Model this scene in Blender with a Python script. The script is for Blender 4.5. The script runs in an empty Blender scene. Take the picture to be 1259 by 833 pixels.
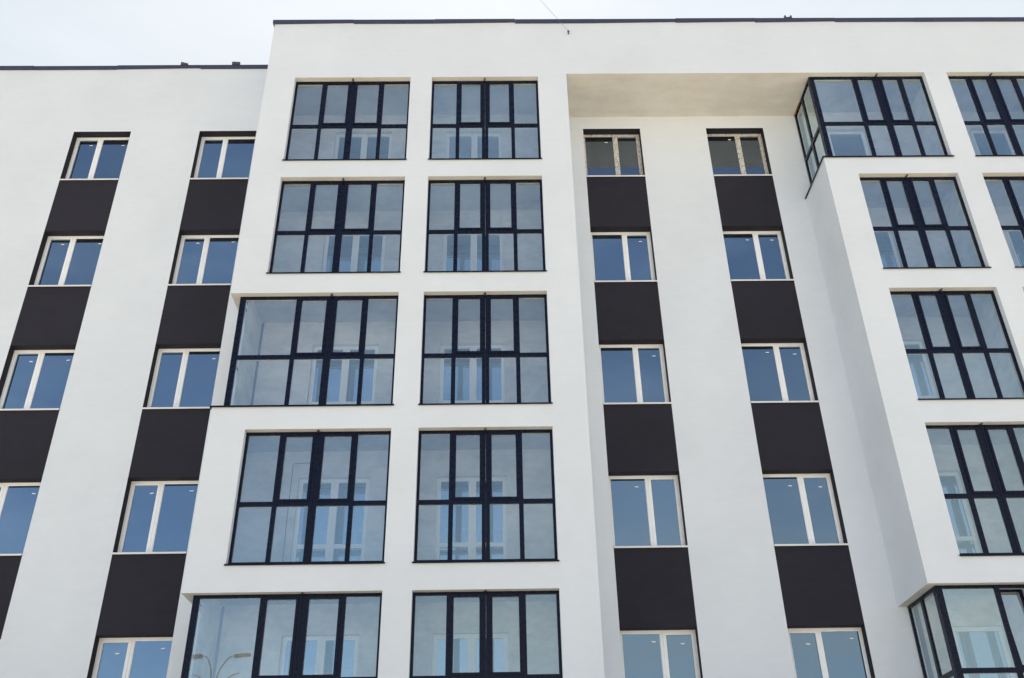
import bpy, bmesh, math, random
from mathutils import Vector, Matrix
random.seed(7)
C = bpy.context.scene.collection
PI = math.pi

# ------------------------------------------------------------------ materials
def new_mat(name):
    m = bpy.data.materials.new(name); m.use_nodes = True
    nt = m.node_tree
    for n in list(nt.nodes): nt.nodes.remove(n)
    out = nt.nodes.new('ShaderNodeOutputMaterial')
    return m, nt, out

def N(nt, t, **kw):
    n = nt.nodes.new(t)
    for k, v in kw.items():
        if k in n.inputs.keys(): n.inputs[k].default_value = v
        else: setattr(n, k, v)
    return n

def noise(nt, co, scale, detail=4, rough=.55, vscale=None):
    if vscale:
        mp = N(nt, 'ShaderNodeMapping'); mp.inputs['Scale'].default_value = vscale
        nt.links.new(co, mp.inputs['Vector']); co = mp.outputs['Vector']
    n = N(nt, 'ShaderNodeTexNoise', Scale=scale, Detail=detail, Roughness=rough)
    nt.links.new(co, n.inputs['Vector'])
    return n.outputs['Fac']

def ramp(nt, fac, stops):
    r = N(nt, 'ShaderNodeValToRGB')
    e = r.color_ramp.elements
    e[0].position, e[0].color = stops[0][0], (*stops[0][1], 1)
    e[1].position, e[1].color = stops[1][0], (*stops[1][1], 1)
    for p, c in stops[2:]:
        x = e.new(p); x.color = (*c, 1)
    nt.links.new(fac, r.inputs['Fac'])
    return r.outputs['Color']

def mul(nt, a, b, f=1.0, mode='MULTIPLY'):
    m = N(nt, 'ShaderNodeMix', data_type='RGBA', blend_type=mode)
    m.inputs[0].default_value = f
    nt.links.new(a, m.inputs[6]); nt.links.new(b, m.inputs[7])
    return m.outputs[2]

def plaster(name, base, var=.06, streak=.04, bump=.25, grain=90, rough=.92, blotch=None):
    m, nt, out = new_mat(name)
    tc = N(nt, 'ShaderNodeTexCoord'); co = tc.outputs['Object']
    a = noise(nt, co, .55, 6, .6)
    lo = tuple(c * (1 - var) for c in base); hi = tuple(min(1, c * (1 + var * .6)) for c in base)
    col = ramp(nt, a, [(.35, lo), (.65, hi)])
    b = noise(nt, co, 3.0, 5, .65, (1.0, 1.0, 3.2))       # trowel marks, stretched sideways
    g = 1 - streak
    col = mul(nt, col, ramp(nt, b, [(.35, (g, g, g)), (.62, (1, 1, 1))]))
    f = noise(nt, co, grain, 3, .7)
    h = 1 - var * .8
    col = mul(nt, col, ramp(nt, f, [(.35, (h, h, h)), (.6, (1, 1, 1))]))
    if blotch:                                            # rain streaks / filler patches
        s = noise(nt, co, 1.6, 7, .7, blotch[0])
        col = mul(nt, col, ramp(nt, s, [(.38, blotch[1]), (.56, (1, 1, 1))]))
    p = N(nt, 'ShaderNodeBsdfPrincipled', Roughness=rough)
    nt.links.new(col, p.inputs['Base Color'])
    bp = N(nt, 'ShaderNodeBump', Strength=bump, Distance=.01)
    nt.links.new(noise(nt, co, grain, 5, .7), bp.inputs['Height'])
    b2 = N(nt, 'ShaderNodeBump', Strength=.35, Distance=.05)
    nt.links.new(noise(nt, co, 1.3, 3, .5), b2.inputs['Height'])
    nt.links.new(b2.outputs['Normal'], bp.inputs['Normal'])
    nt.links.new(bp.outputs['Normal'], p.inputs['Normal'])
    nt.links.new(p.outputs['BSDF'], out.inputs['Surface'])
    return m

def paint(name, col, rough=.35, var=.08, metallic=0, scale=6, spec=.5):
    m, nt, out = new_mat(name)
    tc = N(nt, 'ShaderNodeTexCoord')
    a = noise(nt, tc.outputs['Object'], scale, 5, .6)
    c = ramp(nt, a, [(.3, tuple(x * (1 - var) for x in col)), (.7, tuple(min(1, x * (1 + var)) for x in col))])
    p = N(nt, 'ShaderNodeBsdfPrincipled', Roughness=rough, Metallic=metallic)
    p.inputs['Specular IOR Level'].default_value = spec
    nt.links.new(c, p.inputs['Base Color'])
    r = ramp(nt, noise(nt, tc.outputs['Object'], scale * 2.3, 4, .6), [(.3, (rough * .8,) * 3), (.7, (min(1, rough * 1.25),) * 3)])
    nt.links.new(r, p.inputs['Roughness'])
    nt.links.new(p.outputs['BSDF'], out.inputs['Surface'])
    return m

def film(name):                                           # white frame still in its printed protective film
    m, nt, out = new_mat(name)
    tc = N(nt, 'ShaderNodeTexCoord')
    br = N(nt, 'ShaderNodeTexBrick', Scale=7.0)
    br.inputs['Color1'].default_value = (.30, .29, .28, 1); br.inputs['Color2'].default_value = (.62, .60, .55, 1)
    br.inputs['Mortar'].default_value = (.68, .66, .61, 1)
    br.inputs['Mortar Size'].default_value = .06; br.inputs['Brick Width'].default_value = .38; br.inputs['Row Height'].default_value = .55
    mp = N(nt, 'ShaderNodeMapping'); mp.inputs['Rotation'].default_value = (PI / 2, 0, 0)
    nt.links.new(tc.outputs['Object'], mp.inputs['Vector']); nt.links.new(mp.outputs['Vector'], br.inputs['Vector'])
    p = N(nt, 'ShaderNodeBsdfPrincipled', Roughness=.3)
    nt.links.new(br.outputs['Color'], p.inputs['Base Color'])
    nt.links.new(p.outputs['BSDF'], out.inputs['Surface'])
    return m

def glass(name, tint, refl, f0, wave=.003):
    """thin coated double glazing: see-through plus mirror, Schlick weighted"""
    m, nt, out = new_mat(name)
    tc = N(nt, 'ShaderNodeTexCoord'); geo = N(nt, 'ShaderNodeNewGeometry')
    d = N(nt, 'ShaderNodeVectorMath', operation='DOT_PRODUCT')
    nt.links.new(geo.outputs['Normal'], d.inputs[0]); nt.links.new(geo.outputs['Incoming'], d.inputs[1])
    def mt(op, a, b=None):
        n = N(nt, 'ShaderNodeMath', operation=op)
        for i, v in enumerate((a, b)):
            if v is None: continue
            if isinstance(v, (int, float)): n.inputs[i].default_value = v
            else: nt.links.new(v, n.inputs[i])
        return n.outputs[0]
    c = mt('ABSOLUTE', d.outputs['Value'])
    k = mt('POWER', mt('SUBTRACT', 1.0, c), 5.0)
    oi = N(nt, 'ShaderNodeObjectInfo')                     # coating differs a little from one glazing to the next
    F = mt('ADD', mt('MULTIPLY', k, 1 - f0), mt('ADD', mt('MULTIPLY', oi.outputs['Random'], .08), f0 - .04))
    tr = N(nt, 'ShaderNodeBsdfTransparent'); tr.inputs['Color'].default_value = (*tint, 1)
    gl = N(nt, 'ShaderNodeBsdfGlossy', Roughness=0.0); gl.inputs['Color'].default_value = (*refl, 1)
    bp = N(nt, 'ShaderNodeBump', Strength=1.0, Distance=wave)
    nt.links.new(noise(nt, tc.outputs['Object'], 1.1, 2, .4), bp.inputs['Height'])
    nt.links.new(bp.outputs['Normal'], gl.inputs['Normal'])
    # a little dust on new panes
    df = N(nt, 'ShaderNodeBsdfDiffuse'); df.inputs['Color'].default_value = (.62, .64, .66, 1)
    mx = N(nt, 'ShaderNodeMixShader')
    nt.links.new(F, mx.inputs[0]); nt.links.new(tr.outputs[0], mx.inputs[1]); nt.links.new(gl.outputs[0], mx.inputs[2])
    dust = ramp(nt, noise(nt, tc.outputs['Object'], 2.2, 7, .7), [(.4, (.01,) * 3), (.75, (.035,) * 3)])
    m2 = N(nt, 'ShaderNodeMixShader')
    nt.links.new(dust, m2.inputs[0]); nt.links.new(mx.outputs[0], m2.inputs[1]); nt.links.new(df.outputs[0], m2.inputs[2])
    nt.links.new(m2.outputs[0], out.inputs['Surface'])
    return m

M = {}
M['wall'] = plaster('white_render', (.69, .735, .785), .035, .022, .3)
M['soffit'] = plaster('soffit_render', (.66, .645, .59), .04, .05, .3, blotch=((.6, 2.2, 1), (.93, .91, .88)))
M['dark'] = plaster('charcoal_render', (.0175, .0165, .027), .16, .16, .3)
M['inner'] = plaster('raw_plaster', (.78, .78, .77), .07, .09, .3, 60, blotch=((.8, .8, 1.1), (.80, .81, .82)))
M['ceil'] = plaster('raw_concrete', (.56, .56, .57), .14, .12, .3, 50, blotch=((.7, .6, 1), (.84, .85, .87)))
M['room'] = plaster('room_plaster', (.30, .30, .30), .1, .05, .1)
M['roof'] = plaster('roof_felt', (.09, .09, .09), .2, .1, .3)
M['navy'] = paint('navy_frame', (.0035, .0055, .019), .28, .05, spec=.2)
M['white'] = paint('white_pvc', (.86, .875, .89), .35, .03)
M['film'] = film('film_wrapped_pvc')
M['coping'] = paint('navy_sheet_metal', (.035, .04, .075), .38, .12)
M['silver'] = paint('galvanised_sheet', (.40, .41, .42), .35, .1, .6)
M['drip'] = paint('white_sill', (.74, .74, .73), .4, .03)
M['steel'] = paint('dark_steel', (.06, .06, .065), .5, .2)
M['concrete'] = paint('pole_concrete', (.35, .34, .32), .9, .15)
M['glass'] = glass('window_glass', (.10, .12, .15), (.54, .77, 1.0), .35)
M['bglass'] = glass('balcony_glass', (.95, .98, 1.0), (.70, .92, 1.0), .31)
M['fglass'] = glass('film_covered_glass', (.06, .06, .06), (.62, .78, 1.0), .27)
M['tape'] = paint('violet_sealing_tape', (.16, .15, .26), .6, .1)
M['dglass'] = glass('door_glass', (.25, .31, .38), (.62, .82, 1.0), .45)
M['sticker'] = paint('white_label', (.85, .86, .88), .5, .02)
M['foam'] = paint('orange_mounting_foam', (.50, .25, .07), .9, .25, 0, 40)

# ------------------------------------------------------------------ helpers
class MB:
    def __init__(s): s.bm = bmesh.new(); s.mats = []
    def mi(s, m):
        if m not in s.mats: s.mats.append(m)
        return s.mats.index(m)
    def box(s, x0, x1, y0, y1, z0, z1, m):
        v = [s.bm.verts.new((x, y, z)) for x in (x0, x1) for y in (y0, y1) for z in (z0, z1)]
        i = s.mi(m)
        for f in ((0, 1, 3, 2), (4, 6, 7, 5), (0, 4, 5, 1), (2, 3, 7, 6), (0, 2, 6, 4), (1, 5, 7, 3)):
            s.bm.faces.new([v[k] for k in f]).material_index = i
        return v
    def quad(s, pts, m):
        f = s.bm.faces.new([s.bm.verts.new(p) for p in pts]); f.material_index = s.mi(m)
    def tube(s, pts, r, m, seg=8):
        i = s.mi(m); rings = []
        rr = r if isinstance(r, (list, tuple)) else [r] * len(pts)
        for k, p in enumerate(pts):
            p = Vector(p); a = Vector(pts[max(k - 1, 0)]); b = Vector(pts[min(k + 1, len(pts) - 1)])
            d = (b - a).normalized(); u = d.cross(Vector((.31, .77, .55))).normalized(); w = d.cross(u)
            rings.append([s.bm.verts.new(p + (u * math.cos(t) + w * math.sin(t)) * rr[k]) for t in [2 * PI * q / seg for q in range(seg)]])
        for a, b in zip(rings, rings[1:]):
            for q in range(seg):
                f = s.bm.faces.new((a[q], a[(q + 1) % seg], b[(q + 1) % seg], b[q])); f.material_index = i; f.smooth = True
        for e in (rings[0][::-1], rings[-1]): s.bm.faces.new(e).material_index = i
    def build(s, name, parent=None):
        me = bpy.data.meshes.new(name)
        bmesh.ops.recalc_face_normals(s.bm, faces=s.bm.faces[:]) if name not in ('glass',) else None
        s.bm.to_mesh(me); s.bm.free()
        for m in s.mats: me.materials.append(M[m] if isinstance(m, str) else m)
        o = bpy.data.objects.new(name, me); C.objects.link(o)
        if parent: o.parent = parent
        return o

def tag(o, label=None, cat=None, group=None, kind=None):
    for k, v in (('label', label), ('category', cat), ('group', group), ('kind', kind)):
        if v: o[k] = v
    return o

# ------------------------------------------------------------------ measures (metres, facade plane of the glazed bays at y = 0)
D = 1.41                      # how far the bays stand out
ROWS = range(6)
ZT, ZS, YT, YS = 16.708, 14.173, 16.399, 14.876
FL, CE, DT = 14.12, 16.90, 16.35
SOF, DECK, TOP = 16.791, 18.0, 18.56
GZ = -1.7
BAY = [(-5.282, 1.668), (7.2015, 13.43)]
OPEN = {'C': (-4.613, -1.946), 'D': (-1.453, 1.005), 'G': (7.874, 10.05), 'H': (10.575, 12.755)}
CORNER = {('C', 2), ('C', 4), ('G', 0), ('G', 4)}
COLS = {'Z': (-14.9, -13.53, 1), 'A': (-10.158, -8.788, 1), 'B': (-7.14, -5.771, 1), 'E': (2.137, 3.5245, 0), 'F': (5.136, 6.53, 0), 'K': (14.6, 15.97, 0)}
DOORS = {'C': (-3.855, -2.48), 'D': (-1.19, .165), 'G': (8.09, 9.03), 'H': (11.62, 12.56)}
CAV = {'C': (-4.98, -1.80), 'D': (-1.60, 1.37), 'G': (7.50, 10.21), 'H': (10.41, 13.13)}
ROOMS = [(-16.2, -12.1), (-11.8, -8.0), (-7.8, -5.45), (-5.15, -1.80), (-1.60, 1.55), (1.85, 4.2), (4.4, 7.0), (7.35, 10.2), (10.4, 13.3), (13.7, 16.6)]
X0, X1, YB = -20.0, 18.0, 12.0
EPS = .2                      # where the inside of a corner balcony begins

def bay_of(x):
    for i, (a, b) in enumerate(BAY):
        if a < x < b: return i
    return None
def top_of(c, r): return SOF if (c in 'GH' and r == 0) else ZT - 3 * r
def in_row(z, lo, hi):
    for r in ROWS:
        if lo - 3 * r < z < hi - 3 * r: return r
    return None
def opening(x, y, z):
    """True where the glazed bays are cut away"""
    for c, (a, b) in OPEN.items():
        for r in ROWS:
            if not (ZS - 3 * r < z < top_of(c, r)): continue
            bl = BAY[0 if c in 'CD' else 1][0]
            if (c, r) in CORNER:
                if bl < x < b and y < .25: return True
                if bl < x < bl + .3 and y < D: return True
            elif a < x < b and y < .25: return True
    return False
def solid(x, y, z):
    if not (X0 < x < X1 and 0 < y < YB and GZ - .3 < z < TOP): return False
    if y < D:
        if x < BAY[0][0]: return False
        b = bay_of(x)
        if b is not None:
            if z < SOF + .2 and opening(x, y, z): return False
            r = in_row(z, FL, CE)
            if r is not None and y > .25:
                for c, (p, q) in CAV.items():
                    if p < x < q: return False
            if z < SOF: return True
        elif z < SOF: return False
        if z > DECK: return y < .3 or x < BAY[0][0] + .3 or x > X1 - .3
        return True
    if z > DECK:
        return (x < BAY[0][0] + .3 and y < D + .3) or x < X0 + .3 or x > X1 - .3 or y > YB - .3
    r = in_row(z, FL, CE)
    if r is not None and D + .38 < y < 6:
        for a, b in ROOMS:
            if a < x < b: return False
    if y < D + .38:
        if in_row(z, YS, YT) is not None:
            for a, b, _ in COLS.values():
                if a < x < b: return False
        if in_row(z, FL, DT) is not None:
            for a, b in DOORS.values():
                if a < x < b: return False
    return True

xs = {X0, X1, X0 + .3, X1 - .3}
for a, b in BAY: xs |= {a, b, a + EPS, a + .3}
for dct in (OPEN, DOORS, CAV):
    for a, b in dct.values(): xs |= {a, b}
for a, b, _ in COLS.values(): xs |= {a, b}
for a, b in ROOMS: xs |= {a, b}
ys_ = {0, .165, .25, .3, D, D + .28, D + .3, D + .38, 6, YB - .3, YB}
zs_ = {GZ - .3, SOF, DECK, TOP}
for r in ROWS: zs_ |= {v - 3 * r for v in (ZT, ZS, YT, YS, FL, CE, DT)}
def clean(s, lo, hi):
    out = []
    for v in sorted(s):
        if lo - 1e-6 <= v <= hi + 1e-6 and (not out or v - out[-1] > 1e-4): out.append(v)
    return out
xs, ys_, zs_ = clean(xs, X0, X1), clean(ys_, 0, YB), clean(zs_, GZ - .3, TOP)

def classify(sc, ec, n):
    """which part, and which finish, a face of the body belongs to"""
    x, y, z = sc; ex, ey, ez = ec
    r = in_row(ez, FL, CE)
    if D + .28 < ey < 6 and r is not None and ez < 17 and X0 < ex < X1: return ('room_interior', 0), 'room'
    if D < ey < D + .28 and ez < 17 and ey < 6:           # the reveals
        for c, (a, b) in DOORS.items():
            if a < ex < b: return ('balcony_interior', bay_of(ex)), 'inner'
        kk = [k for k, v in COLS.items() if v[0] < ex < v[1]]
        if kk and in_row(ez, YS, YT) is not None: return ('window_reveal', kk[0] + str(in_row(ez, YS, YT))), 'dark'
    if .165 < ey < D and r is not None:
        for c, (p, q) in CAV.items():
            bl = BAY[0 if c in 'CD' else 1][0]
            lo = bl + EPS if c in 'CG' else p
            if lo < ex < q: return ('balcony_interior', bay_of(ex)), ('ceil' if abs(n[2]) > .5 else 'inner')
    if n[2] > .5 and z < TOP and ez > DECK and z > DECK - 2: return ('roof', 0), 'roof'
    if y > D:
        if n[1] < -.5 and y < D + .3:
            for k, (a, b, _) in COLS.items():
                if a < x < b:
                    for q in range(5):
                        if YT - 3 * (q + 1) < z < YS - 3 * q: return ('dark_panel', (k, q)), 'dark'
        return ('wall', 0), 'wall'
    b = bay_of(x)
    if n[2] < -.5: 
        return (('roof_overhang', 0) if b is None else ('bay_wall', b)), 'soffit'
    if b is None or z > SOF: return ('roof_overhang', 0), 'wall'
    return ('bay_wall', b), 'wall'

parts = {}
def emit(i, j, k, di, dj, dk):
    def ctr(i, j, k):
        f = lambda L, q: (L[q] + L[q + 1]) / 2 if 0 <= q < len(L) - 1 else (L[0] - 1 if q < 0 else L[-1] + 1)
        return f(xs, i), f(ys_, j), f(zs_, k)
    key, mat = classify(ctr(i, j, k), ctr(i + di, j + dj, k + dk), (di, dj, dk))
    bm, mats, vd = parts.setdefault(key, (bmesh.new(), [], {}))
    if mat not in mats: mats.append(mat)
    X = (xs[i], xs[i + 1]); Y = (ys_[j], ys_[j + 1]); Z = (zs_[k], zs_[k + 1])
    if di: x = X[di > 0]; P = [(x, Y[0], Z[0]), (x, Y[1], Z[0]), (x, Y[1], Z[1]), (x, Y[0], Z[1])]; fl = di < 0
    elif dj: y = Y[dj > 0]; P = [(X[0], y, Z[0]), (X[1], y, Z[0]), (X[1], y, Z[1]), (X[0], y, Z[1])]; fl = dj > 0
    else: z = Z[dk > 0]; P = [(X[0], Y[0], z), (X[1], Y[0], z), (X[1], Y[1], z), (X[0], Y[1], z)]; fl = dk < 0
    if fl: P = P[::-1]
    vs = []
    for p in P:
        if p not in vd: vd[p] = bm.verts.new(p)
        vs.append(vd[p])
    bm.faces.new(vs).material_index = mats.index(mat)

nx, ny, nz = len(xs) - 1, len(ys_) - 1, len(zs_) - 1
S = [[[solid((xs[i] + xs[i + 1]) / 2, (ys_[j] + ys_[j + 1]) / 2, (zs_[k] + zs_[k + 1]) / 2) for k in range(nz)] for j in range(ny)] for i in range(nx)]
def st(i, j, k): return 0 <= i < nx and 0 <= j < ny and 0 <= k < nz and S[i][j][k]
for i in range(nx):
    for j in range(ny):
        for k in range(nz):
            if not S[i][j][k]: continue
            for d in ((1, 0, 0), (-1, 0, 0), (0, 1, 0), (0, -1, 0), (0, 0, 1), (0, 0, -1)):
                if d[2] == -1 and k == 0: continue
                if not st(i + d[0], j + d[1], k + d[2]): emit(i, j, k, *d)

bld = bpy.data.objects.new('apartment_building', None); C.objects.link(bld)
bld.location = (0, 0, GZ)
tag(bld, 'white rendered apartment block with glazed navy balcony bays and charcoal panels between windows', 'building')
INV = Matrix.Translation((0, 0, -GZ))
def P(mb, name, parent=None):
    """build a part of the block (coordinates given in world space)"""
    o = mb.build(name)
    o.parent = parent or bld
    o.matrix_parent_inverse = INV if parent is None else Matrix()
    return o
for (name, _), (bm, mats, vd) in sorted(parts.items(), key=lambda t: str(t[0])):
    bmesh.ops.dissolve_limit(bm, angle_limit=.01, verts=bm.verts[:], edges=bm.edges[:], delimit={'MATERIAL'})
    bmesh.ops.triangulate(bm, faces=[f for f in bm.faces if len(f.verts) > 4])
    mb = MB(); mb.bm.free(); mb.bm = bm; mb.mats = mats
    me = bpy.data.meshes.new(name); bm.to_mesh(me); bm.free()
    for m in mats: me.materials.append(M[m])
    o = bpy.data.objects.new(name, me); C.objects.link(o); o.parent = bld; o.matrix_parent_inverse = INV

# ------------------------------------------------------------------ the small white windows
def pane(mb, x0, x1, y, z0, z1, m):
    a = random.uniform(-.0022, .0022); b = random.uniform(-.0016, .0016)    # no two panes lie in exactly one plane
    w, h = (x1 - x0) / 2, (z1 - z0) / 2
    mb.quad([(x0, y - a * w - b * h, z0), (x1, y + a * w - b * h, z0), (x1, y + a * w + b * h, z1), (x0, y - a * w + b * h, z1)], m)

def wall_window(k, r):
    x0, x1, left = COLS[k]; z0, z1 = YS - 3 * r, YT - 3 * r
    y = D + .205; W = x1 - x0
    fm = 'film' if (r == 0 and k in 'EF') else 'white'
    if k == 'F' and r == 4: left = 1
    f = MB(); t = .045
    xm = x0 + W * (.44 if left else .56)
    f.box(x0, x0 + t, y, y + .07, z0, z1, fm); f.box(x1 - t, x1, y, y + .07, z0, z1, fm)
    f.box(x0 + t, x1 - t, y, y + .07, z1 - t, z1, fm); f.box(x0 + t, x1 - t, y, y + .07, z0, z0 + t, fm)
    f.box(xm - .03, xm + .03, y, y + .07, z0 + t, z1 - t, fm)
    w = P(f, 'window')
    if fm == 'film': w['label'] = 'window frame still wrapped in printed protective film'
    # opening sash (the narrower leaf) stands a little proud of its frame
    s = MB(); e = .006
    sx0, sx1 = (x0 + t - .012, xm - .03 + .012) if left else (xm + .03 - .012, x1 - t + .012)
    a0, a1, q = z0 + t - .012, z1 - t + .012, .052
    ya, yb = y - .012, y + .05
    s.box(sx0, sx0 + q, ya, yb, a0, a1, fm); s.box(sx1 - q, sx1, ya, yb, a0, a1, fm)
    s.box(sx0 + q, sx1 - q, ya, yb, a1 - q, a1, fm); s.box(sx0 + q, sx1 - q, ya, yb, a0, a0 + q, fm)
    P(s, 'sash', w)
    g = MB(); gm = 'fglass' if fm == 'film' else 'glass'
    p1 = (sx0 + q, sx1 - q, a0 + q, a1 - q)
    fx = (xm + .03, x1 - t) if left else (x0 + t, xm - .03)
    b = .014                                               # glazing bead of the fixed light
    p2 = (fx[0] + b, fx[1] - b, z0 + t + b, z1 - t - b)
    pane(g, p1[0], p1[1], y + .018, p1[2], p1[3], gm)
    pane(g, p2[0], p2[1], y + .022, p2[2], p2[3], gm)
    P(g, 'glass', w)
    bd = MB(); yy = y + .012
    bd.box(fx[0], fx[0] + b, yy, y + .05, z0 + t, z1 - t, fm); bd.box(fx[1] - b, fx[1], yy, y + .05, z0 + t, z1 - t, fm)
    bd.box(p2[0], p2[1], yy, y + .05, z1 - t - b, z1 - t, fm); bd.box(p2[0], p2[1], yy, y + .05, z0 + t, z0 + t + b, fm)
    P(bd, 'glazing_bead', w)
    # sill
    sl = MB()
    v = sl.box(x0 + .002, x1 - .002, D - .035, y, z0 + .003, z0 + .016, 'drip')
    for q_ in v:
        if q_.co.y > y - .01: q_.co.z += .018
    sl.box(x0 + .004, x1 - .004, D - .033, D - .028, z0 - .018, z0 + .004, 'drip')
    P(sl, 'sill', w)
    for n, p in enumerate((p1, p2)):
        if r == 0 and k in 'EF' and n == 0: continue
        if random.random() < .22: continue
        st_ = MB(); cx = p[1] - random.uniform(.10, .17); cz = p[3] - random.uniform(.12, .2)
        if r == 3 and random.random() < .1: cz = p[2] + .06
        ti = random.uniform(-.004, .004)
        yy = y + .010
        st_.quad([(cx - .035, yy, cz - .011 - ti), (cx + .035, yy, cz - .011 + ti), (cx + .035, yy, cz + .011 + ti), (cx - .035, yy, cz + .011 - ti)], 'sticker')
        P(st_, 'sticker', w)

for k in COLS:
    for r in ROWS: wall_window(k, r)

# ------------------------------------------------------------------ the big navy balcony glazings
YF = .13                                                   # front of the frame behind the facade plane
def bar(mb, x0, x1, z0, z1, y=YF, dep=.075):
    mb.box(x0, x1, y, y + dep * .6, z0, z1, 'navy')
    mb.box(x0 + .002, x1 - .002, y + dep * .6 - .001, y + dep, z0 + .002, z1 - .002, 'white')
def sash_bm(x0, x1, z0, z1, q=.045, yo=-.014):
    s = MB()
    for a in ((x0, x0 + q, z0, z1), (x1 - q, x1, z0, z1), (x0 + q, x1 - q, z1 - q, z1), (x0 + q, x1 - q, z0, z0 + q)):
        bar(s, *a, YF + yo, .07)
    return s
def balcony_glazing(c, r):
    x0, x1 = OPEN[c]; W = x1 - x0; corner = (c, r) in CORNER
    bl = BAY[0 if c in 'CD' else 1][0]
    z0, z1 = ZS - 3 * r, top_of(c, r)
    zt = ZT - 3 * r
    q1, qc, q3 = x0 + W * .249, x0 + W * .5, x0 + W * .755
    t0, t1 = zt - 1.435, zt - 1.353
    f = MB()
    L = bl + .17 if corner else x0
    fl = .11 if corner else .05
    zb, zh = z0 + .09, z1 - .055
    if corner:
        f.box(L, L + .045, YF, YF + .075, z0, z1, 'navy'); bar(f, L + .045, L + fl, z0, z1)
    else: bar(f, L, L + fl, z0, z1)
    bar(f, x1 - .05, x1, z0, z1)
    bar(f, L + fl, x1 - .05, zh, z1); bar(f, L + fl, x1 - .05, z0, zb)
    for a, w in ((q1, .04), (q3, .04)):
        bar(f, a - w, a + w, zb, zh)
    bar(f, qc - .07, qc - .003, zb, zh); bar(f, qc + .003, qc + .07, zb, zh)      # two units meet: a fine joint between them
    for a, b in ((L + fl, q1 - .04), (q1 + .04, qc - .07), (qc + .07, q3 - .04), (q3 + .04, x1 - .05)):
        bar(f, a, b, t0, t1)
    if corner:                                             # the glazing turns the corner and runs back to the wall
        sx = bl + .17; ym = (YF + D) / 2 + .03
        def sb(ya, yb, za, zb_):
            f.box(sx - .0, sx + .045, ya, yb, za, zb_, 'navy'); f.box(sx + .044, sx + .07, ya + .002, yb - .002, za + .002, zb_ - .002, 'white')
        ya = YF + .075
        sb(D - .05, D - .002, z0, z1); sb(ya, ya + .05, z0, z1)
        sb(ya + .05, D - .05, zh, z1); sb(ya + .05, D - .05, z0, zb)
        sb(ym - .04, ym + .04, zb, zh)
        sb(ya + .05, ym - .04, t0, t1); sb(ym + .04, D - .05, t0, t1)
    g0 = P(f, 'balcony_glazing')
    if corner: g0['label'] = 'glazing that turns the corner of the bay'
    for a, b in ((q1 + .04, qc - .07), (qc + .07, q3 - .04)):
        s = sash_bm(a - .006, b + .006, t1 - .006, zh + .006)
        if (c, r) == ('G', 4) and a < qc - .1:             # this one is tilted inwards
            for v in s.bm.verts: v.co.y += (v.co.z - t1) * .085 + .03
        o = P(s, 'sash', g0)
        if (c, r) == ('G', 4) and a < qc - .1: o['label'] = 'sash tilted inwards at the top'
    # glass
    g = MB(); yg = YF + .03
    cols = ((L + fl, q1 - .04), (q1 + .04, qc - .07), (qc + .07, q3 - .04), (q3 + .04, x1 - .05))
    for n, (a, b) in enumerate(cols):
        pane(g, a, b, yg, zb, t0, 'bglass')
        if n in (1, 2): pane(g, a + .035, b - .035, yg - .008, t1 + .035, zh - .035, 'bglass')
        else: pane(g, a, b, yg, t1, zh, 'bglass')
    if corner:
        sx = bl + .20
        for a, b in ((YF + .125, ym - .04), (ym + .04, D - .05)):
            for e, h in ((zb, t0), (t1, zh)):
                dx = random.uniform(-.001, .001)
                g.quad([(sx, a, e), (sx + dx, b, e), (sx + dx, b, h), (sx, a, h)], 'bglass')
    if (c, r) == ('G', 4):
        for v in g.bm.verts:
            if q1 < v.co.x < qc and v.co.z > t1: v.co.y += (v.co.z - t1) * .085 + .03
    P(g, 'glass', g0)
    if corner:
        tp = MB(); tp.box(bl + .245, bl + .35, D - .008, D - .001, FL - 3 * r + .02, CE - 3 * r - .02, 'tape'); P(tp, 'sealing_tape', g0)
    # sheet metal sill
    s = MB()
    def sill(xa, xb, ya, yb):
        s.box(xa, xb, ya, yb, z0 + .002, z0 + .014, 'coping')
    if corner:
        s.box(bl - .03, x1 + .03, -.035, YF, z0 + .002, z0 + .014, 'navy')
        s.box(bl - .03, x1 + .03, -.035, -.029, z0 - .022, z0 + .001, 'navy')
        s.box(bl - .03, bl + .17, YF + .001, D + .0, z0 + .002, z0 + .014, 'navy')
        s.box(bl - .03, bl - .024, -.028, D, z0 - .022, z0 + .001, 'navy')
    else:
        s.box(x0 + .001, x1 - .001, .0, YF, z0 + .002, z0 + .014, 'navy')
        s.box(x0 - .018, x1 + .018, -.03, -.002, z0 + .002, z0 + .014, 'navy')
        s.box(x0 - .018, x1 + .018, -.03, -.024, z0 - .016, z0 + .001, 'navy')
    P(s, 'sill', g0)
    if (c, r) == ('C', 3):                                 # loose cable clipped to the unfinished back wall
        cb = MB(); yy = D - .012; zc_ = 7.42
        cb.tube([(-3.62, yy, zc_ + .22), (-3.62, yy, zc_ + .23), (-3.97, yy, zc_ + .22), (-3.985, yy, zc_ + .18), (-3.99, yy, zc_ - 1.0), (-3.98, yy, FL - 9 + .3)], .007, 'steel', 6)
        P(cb, 'cable', g0)
    # the little frame anchor at the head of the joint
    h = MB(); zz = z1 - .004
    h.box(qc - .012, qc + .012, .03, YF, zz - .012, zz, 'steel'); h.box(qc - .03, qc - .018, .06, YF, zz - .01, zz, 'steel')
    P(h, 'frame_anchor', g0)
    # balcony door on the house side
    a, b = DOORS[c]; yd = D + .10; za, zc = FL - 3 * r, DT - 3 * r
    d = MB(); t = .032
    def w(m, x_0, x_1, z_0, z_1, y0=0, dp=.07): m.box(x_0, x_1, yd + y0, yd + y0 + dp, z_0, z_1, 'white')
    w(d, a, a + t, za, zc); w(d, b - t, b, za, zc); w(d, a + t, b - t, zc - t, zc); w(d, a + t, b - t, za, za + .05)
    two = b - a > 1.1
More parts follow.
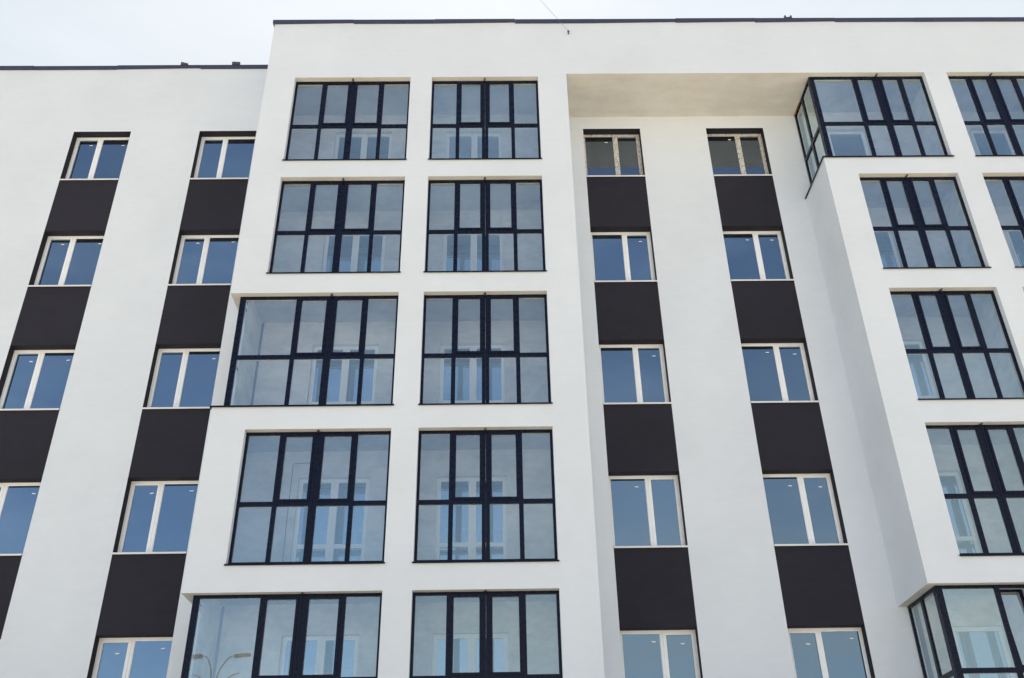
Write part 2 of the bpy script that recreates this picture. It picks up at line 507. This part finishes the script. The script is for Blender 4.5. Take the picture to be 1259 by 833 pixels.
    if two: xm = (a + b) / 2 + .01; w(d, xm - .022, xm + .022, za + .05, zc - t)
    do = P(d, 'balcony_door')
    leaves = [(a + t, xm - .022), (xm + .022, b - t)] if two else [(a + t, b - t)]
    gl = MB()
    for (p, q) in leaves:
        l = MB(); u = .05; e = .008
        w(l, p - e, p + u, za + .04, zc - t + e, -.014, .06); w(l, q - u, q + e, za + .04, zc - t + e, -.014, .06)
        w(l, p + u, q - u, zc - t + e - u, zc - t + e, -.014, .06); w(l, p + u, q - u, za + .04, za + .14, -.014, .06)
        w(l, p + u, q - u, za + .84, za + .92, -.014, .06)
        P(l, 'leaf', do)
        pane(gl, p + u, q - u, yd + .012, za + .92, zc - t + e - u, 'dglass')
        pane(gl, p + u, q - u, yd + .012, za + .14, za + .84, 'dglass')
    P(gl, 'glass', do)
    hd = MB(); hx = leaves[-1][0] + .02
    hd.box(hx, hx + .03, yd - .032, yd - .014, za + 1.0, za + 1.16, 'white'); hd.box(hx, hx + .022, yd - .05, yd - .032, za + 1.04, za + 1.15, 'white')
    P(hd, 'handle', do)

for c in OPEN:
    for r in ROWS: balcony_glazing(c, r)

# ------------------------------------------------------------------ parapet coping, in lengths that lap unevenly
def coping(pts, first):
    (xa, ya), (xb, yb) = pts
    n = max(1, round(max(abs(xb - xa), abs(yb - ya)) / 2.0))
    alongx = abs(xb - xa) > abs(yb - ya)
    for i in range(n):
        p, q = i / n, (i + 1) / n
        dz = random.uniform(-.007, .007); dy = random.uniform(0, .012); g = .002
        m = MB(); h = .105
        if alongx:
            u0, u1 = xa + (xb - xa) * p + g, xa + (xb - xa) * q - g
            v = m.box(u0, u1, ya - .045 - dy, ya + .36, TOP - .055 + dz, TOP + .045 + dz, 'coping')
            if random.random() < .25:                      # a lifted end
                for k in v:
                    if abs(k.co.x - u1) < .01 and k.co.z < TOP: k.co.z += .03
        else:
            v0, v1 = ya + (yb - ya) * p + g, ya + (yb - ya) * q - g
            m.box(xa - .045, xa + .36, v0, v1, TOP - .055 + dz, TOP + .045 + dz, 'coping')
        P(m, 'parapet_coping')
coping(((X0, D), (BAY[0][0] - .06, D)), 0)
coping(((BAY[0][0] - .04, 0), (X1, 0)), 0)
coping(((BAY[0][0] + .0, .40), (BAY[0][0] + .0, D - .06)), 0)

def bracket(x, y, w, tilt):
    m = MB(); z = TOP + .047
    m.box(x - w, x + w, y - .04, y + .05, z + .004, z + .03, 'steel')
    v = m.box(x - w, x + w, y - .04, y + .0, z + .031, z + .10, 'steel')
    for k in v:
        if k.co.x > x and k.co.z > z + .05: k.co.z -= tilt * 2.5
    P(m, 'roof_bracket')
bracket(-7.85, D - .03, .09, .022); bracket(-6.55, D - .03, .10, .006)
m = MB(); z = TOP + .045; x = 7.15
m.box(x - .09, x + .09, -.06, -.01, z, z + .03, 'steel'); m.box(x - .09, x - .05, -.06, -.01, z + .031, z + .085, 'steel'); m.box(x + .05, x + .09, -.06, -.01, z + .031, z + .085, 'steel')
P(m, 'roof_bracket')

# foam squeezed out beside the top corner glazing
m = MB()
for i in range(9):
    yy = .95 + i * .05; x = BAY[1][0] + .165
    m.tube([(x, yy, SOF - .02), (x - .012, yy + .03, SOF - .008 - random.random() * .015), (x, yy + .055, SOF - .02)], .014, 'foam', 6)
P(m, 'mounting_foam')

# wall anchor of the wire
ANC = Vector((1.767, -.06, 18.19))
m = MB(); m.tube([(ANC.x + .02, .0, ANC.z - .07), (ANC.x + .01, -.05, ANC.z - .06)], .012, 'steel', 8)
m.tube([(ANC.x + .015, -.045, ANC.z - .06), ANC + Vector((.01, -.005, -.045)), ANC], [.02, .03, .012], 'steel', 8)
P(m, 'wire_anchor')

# ------------------------------------------------------------------ things round the viewer (they only show as reflections)
CAMY = -15.811
far = Vector((-6.45, CAMY - 4.0 + .0, 5.2 - .0))
# the wire leaves the anchor along the line seen against the sky
dirw = Vector((.961, CAMY + 13.6, 16.63)) - Vector((1.767, 0, 18.20)); 
far = ANC + dirw * 8
m = MB(); pts = []
for i in range(25):
    t = i / 24; p = ANC.lerp(far, t); p.z -= .25 * 4 * t * (1 - t) * .12; pts.append(tuple(p))
m.tube(pts, .003, 'steel', 6)
tag(m.build('overhead_wire'), 'thin dark wire running up and out from the facade just under the roof edge', 'wire')
up = bpy.data.objects.new('utility_pole', None); C.objects.link(up); up.location = (far.x, far.y, GZ)
tag(up, 'plain concrete pole holding the far end of the wire', 'pole')
m = MB(); m.tube([(0, 0, 0), (0, 0, far.z - GZ + .3)], [.16, .10], 'concrete', 14); m.build('shaft', up)
m = MB(); m.box(-.5, .5, -.16, -.10, far.z - GZ - .05, far.z - GZ + .03, 'steel'); m.build('crossarm', up)

sl = bpy.data.objects.new('street_lamp', None); C.objects.link(sl); sl.location = (-10.05, CAMY - 3.2, GZ)
tag(sl, 'tall street lamp with two curved double arms', 'street lamp')
m = MB(); m.tube([(0, 0, 0), (0, 0, 4.5), (0, 0, 8.4)], [.11, .08, .055], 'steel', 14); m.build('pole', sl)
for s in (-1, 1):
    a = MB()
    for off, rise in ((0, 0), (.35, .18)):
        pts = []
        for i in range(15):
            t = i / 14; ang = PI / 2 * t
            pts.append((s * (1 - math.cos(ang)) * (.55 + off * .8), 0, 7.6 - rise + math.sin(ang) * (2.25 - off * 1.2)))
        a.tube(pts, .028, 'steel', 8)
    arm = a.build('arm', sl)
    h = MB(); hx = s * .62
    v = h.box(min(hx, hx + s * .5), max(hx, hx + s * .5), -.13, .13, 9.78, 9.90, 'steel')
    for k in v:
        if k.co.z < 9.8: k.co.y *= .6
    h.build('lamp_head', sl)

# ------------------------------------------------------------------ ground
def ground_mat(name, c1, c2, scale, rough=.9):
    m, nt, out = new_mat(name)
    tc = N(nt, 'ShaderNodeTexCoord'); co = tc.outputs['Object']
    col = ramp(nt, noise(nt, co, scale, 6, .6), [(.35, c1), (.65, c2)])
    f = ramp(nt, noise(nt, co, scale * 30, 4, .7), [(.3, (.82,) * 3), (.7, (1, 1, 1))])
    p = N(nt, 'ShaderNodeBsdfPrincipled', Roughness=rough)
    nt.links.new(mul(nt, col, f), p.inputs['Base Color'])
    nt.links.new(p.outputs['BSDF'], out.inputs['Surface'])
    return m
M['sand'] = ground_mat('dry_sandy_ground', (.44, .38, .29), (.54, .47, .37), .15)
M['paving'] = ground_mat('concrete_paving', (.60, .53, .43), (.68, .61, .50), .6)
M['asphalt'] = ground_mat('asphalt', (.05, .05, .05), (.07, .068, .065), .8)
M['kerb'] = ground_mat('kerb_stone', (.38, .37, .35), (.46, .45, .43), 2)
m = MB(); m.quad([(-1500, -1500, GZ), (1500, -1500, GZ), (1500, 1500, GZ), (-1500, 1500, GZ)], 'sand')
tag(m.build('ground'), kind='structure')
m = MB(); m.box(-60, 60, -24, -.002, GZ + .004, GZ + .12, 'paving'); tag(m.build('pavement'), kind='structure')
m = MB(); m.box(-60, 60, -24.2, -24.002, GZ + .002, GZ + .125, 'kerb'); tag(m.build('kerb'), kind='structure')
m = MB(); m.quad([(-300, -31, GZ + .006), (300, -31, GZ + .006), (300, -24.2, GZ + .006), (-300, -24.2, GZ + .006)], 'asphalt'); tag(m.build('road'), kind='structure')

# ------------------------------------------------------------------ light
EL = math.radians(68)
w = bpy.data.worlds.new('World'); bpy.context.scene.world = w; w.use_nodes = True
nt = w.node_tree
for n in list(nt.nodes): nt.nodes.remove(n)
out = nt.nodes.new('ShaderNodeOutputWorld'); bg = nt.nodes.new('ShaderNodeBackground')
sky = nt.nodes.new('ShaderNodeTexSky'); sky.sky_type = 'NISHITA'; sky.sun_disc = False
sky.sun_elevation = EL; sky.sun_rotation = 0; sky.altitude = 100; sky.air_density = 1.1; sky.dust_density = 1.0; sky.ozone_density = 1.2
# thin high cloud
tc = nt.nodes.new('ShaderNodeTexCoord')
cl = ramp(nt, noise(nt, tc.outputs['Generated'], 2.6, 7, .6, (1, 1, 2.6)), [(.48, (0, 0, 0)), (.75, (.24, .24, .24))])
mx = nt.nodes.new('ShaderNodeMix'); mx.data_type = 'RGBA'
nt.links.new(cl, mx.inputs[0]); nt.links.new(sky.outputs[0], mx.inputs[6]); mx.inputs[7].default_value = (8.5, 9.0, 9.6, 1)
ve = ramp(nt, noise(nt, tc.outputs['Generated'], 1.7, 6, .6, (1, 1, 2.2)), [(.25, (.86,) * 3), (.75, (1.0,) * 3)])
sp = nt.nodes.new('ShaderNodeSeparateXYZ'); nt.links.new(tc.outputs['Generated'], sp.inputs[0])
mr = nt.nodes.new('ShaderNodeMapRange'); mr.inputs['From Min'].default_value = -.6; mr.inputs['From Max'].default_value = .6   # the haze is thicker towards the sun
mr.inputs['To Min'].default_value = .20; mr.inputs['To Max'].default_value = .76; nt.links.new(sp.outputs['Y'], mr.inputs['Value'])
def mapr(src, a, b, c, d):
    n = nt.nodes.new('ShaderNodeMapRange'); n.interpolation_type = 'SMOOTHSTEP'
    for k, v in zip(('From Min', 'From Max', 'To Min', 'To Max'), (a, b, c, d)): n.inputs[k].default_value = v
    nt.links.new(src, n.inputs['Value']); return n.outputs[0]
def mth(op, a, b):
    n = nt.nodes.new('ShaderNodeMath'); n.operation = op; n.use_clamp = op == 'MAXIMUM'
    nt.links.new(a, n.inputs[0]); nt.links.new(b, n.inputs[1]); return n.outputs[0]
hz = mth('MULTIPLY', mapr(sp.outputs['Z'], .16, .66, 1, 0), mapr(sp.outputs['X'], -.35, .45, .25, 1))     # pale haze low down, thicker on one side
hz = mth('MULTIPLY', hz, mapr(noise(nt, tc.outputs['Generated'], 3.2, 6, .55, (1, 1, 2.5)), .3, .7, .65, 1.15))
vm = nt.nodes.new('ShaderNodeMath'); vm.operation = 'MULTIPLY'; nt.links.new(ve, vm.inputs[0]); nt.links.new(mr.outputs[0], vm.inputs[1]); ve = mth('MAXIMUM', vm.outputs[0], hz)
m3 = nt.nodes.new('ShaderNodeMix'); m3.data_type = 'RGBA'
nt.links.new(ve, m3.inputs[0]); nt.links.new(mx.outputs[2], m3.inputs[6]); m3.inputs[7].default_value = (4.15, 4.25, 4.0, 1)
nt.links.new(m3.outputs[2], bg.inputs['Color']); bg.inputs['Strength'].default_value = .1
nt.links.new(bg.outputs[0], out.inputs['Surface'])
sd = bpy.data.lights.new('sun', 'SUN'); sd.energy = 5.0; sd.angle = math.radians(.5); sd.color = (1, .95, .87)
so = bpy.data.objects.new('sun', sd); C.objects.link(so)
so.rotation_euler = Vector((0, -math.cos(EL), -math.sin(EL))).to_track_quat('-Z', 'Y').to_euler()

# ------------------------------------------------------------------ camera
yaw, pit, rol, fpx = .018375, .544931, -.018595, 1175.41
fw = Vector((math.sin(yaw) * math.cos(pit), math.cos(yaw) * math.cos(pit), math.sin(pit)))
rt = Vector((math.cos(yaw), -math.sin(yaw), 0)); upv = rt.cross(fw)
r2 = rt * math.cos(rol) + upv * math.sin(rol); u2 = -rt * math.sin(rol) + upv * math.cos(rol)
cd = bpy.data.cameras.new('camera'); cam = bpy.data.objects.new('camera', cd); C.objects.link(cam)
cd.sensor_width = 36; cd.lens = fpx * 36 / 1259; cd.clip_end = 5000; cd.clip_start = .05
cam.matrix_world = Matrix(((r2.x, u2.x, -fw.x, 0), (r2.y, u2.y, -fw.y, CAMY), (r2.z, u2.z, -fw.z, 0), (0, 0, 0, 1)))
sc = bpy.context.scene; sc.camera = cam
sc.view_settings.view_transform = 'Standard'; sc.view_settings.look = 'None'
sc.view_settings.exposure = 1.05; sc.view_settings.gamma = 1
sc.cycles.max_bounces = 8; sc.cycles.transparent_max_bounces = 12; sc.cycles.diffuse_bounces = 5
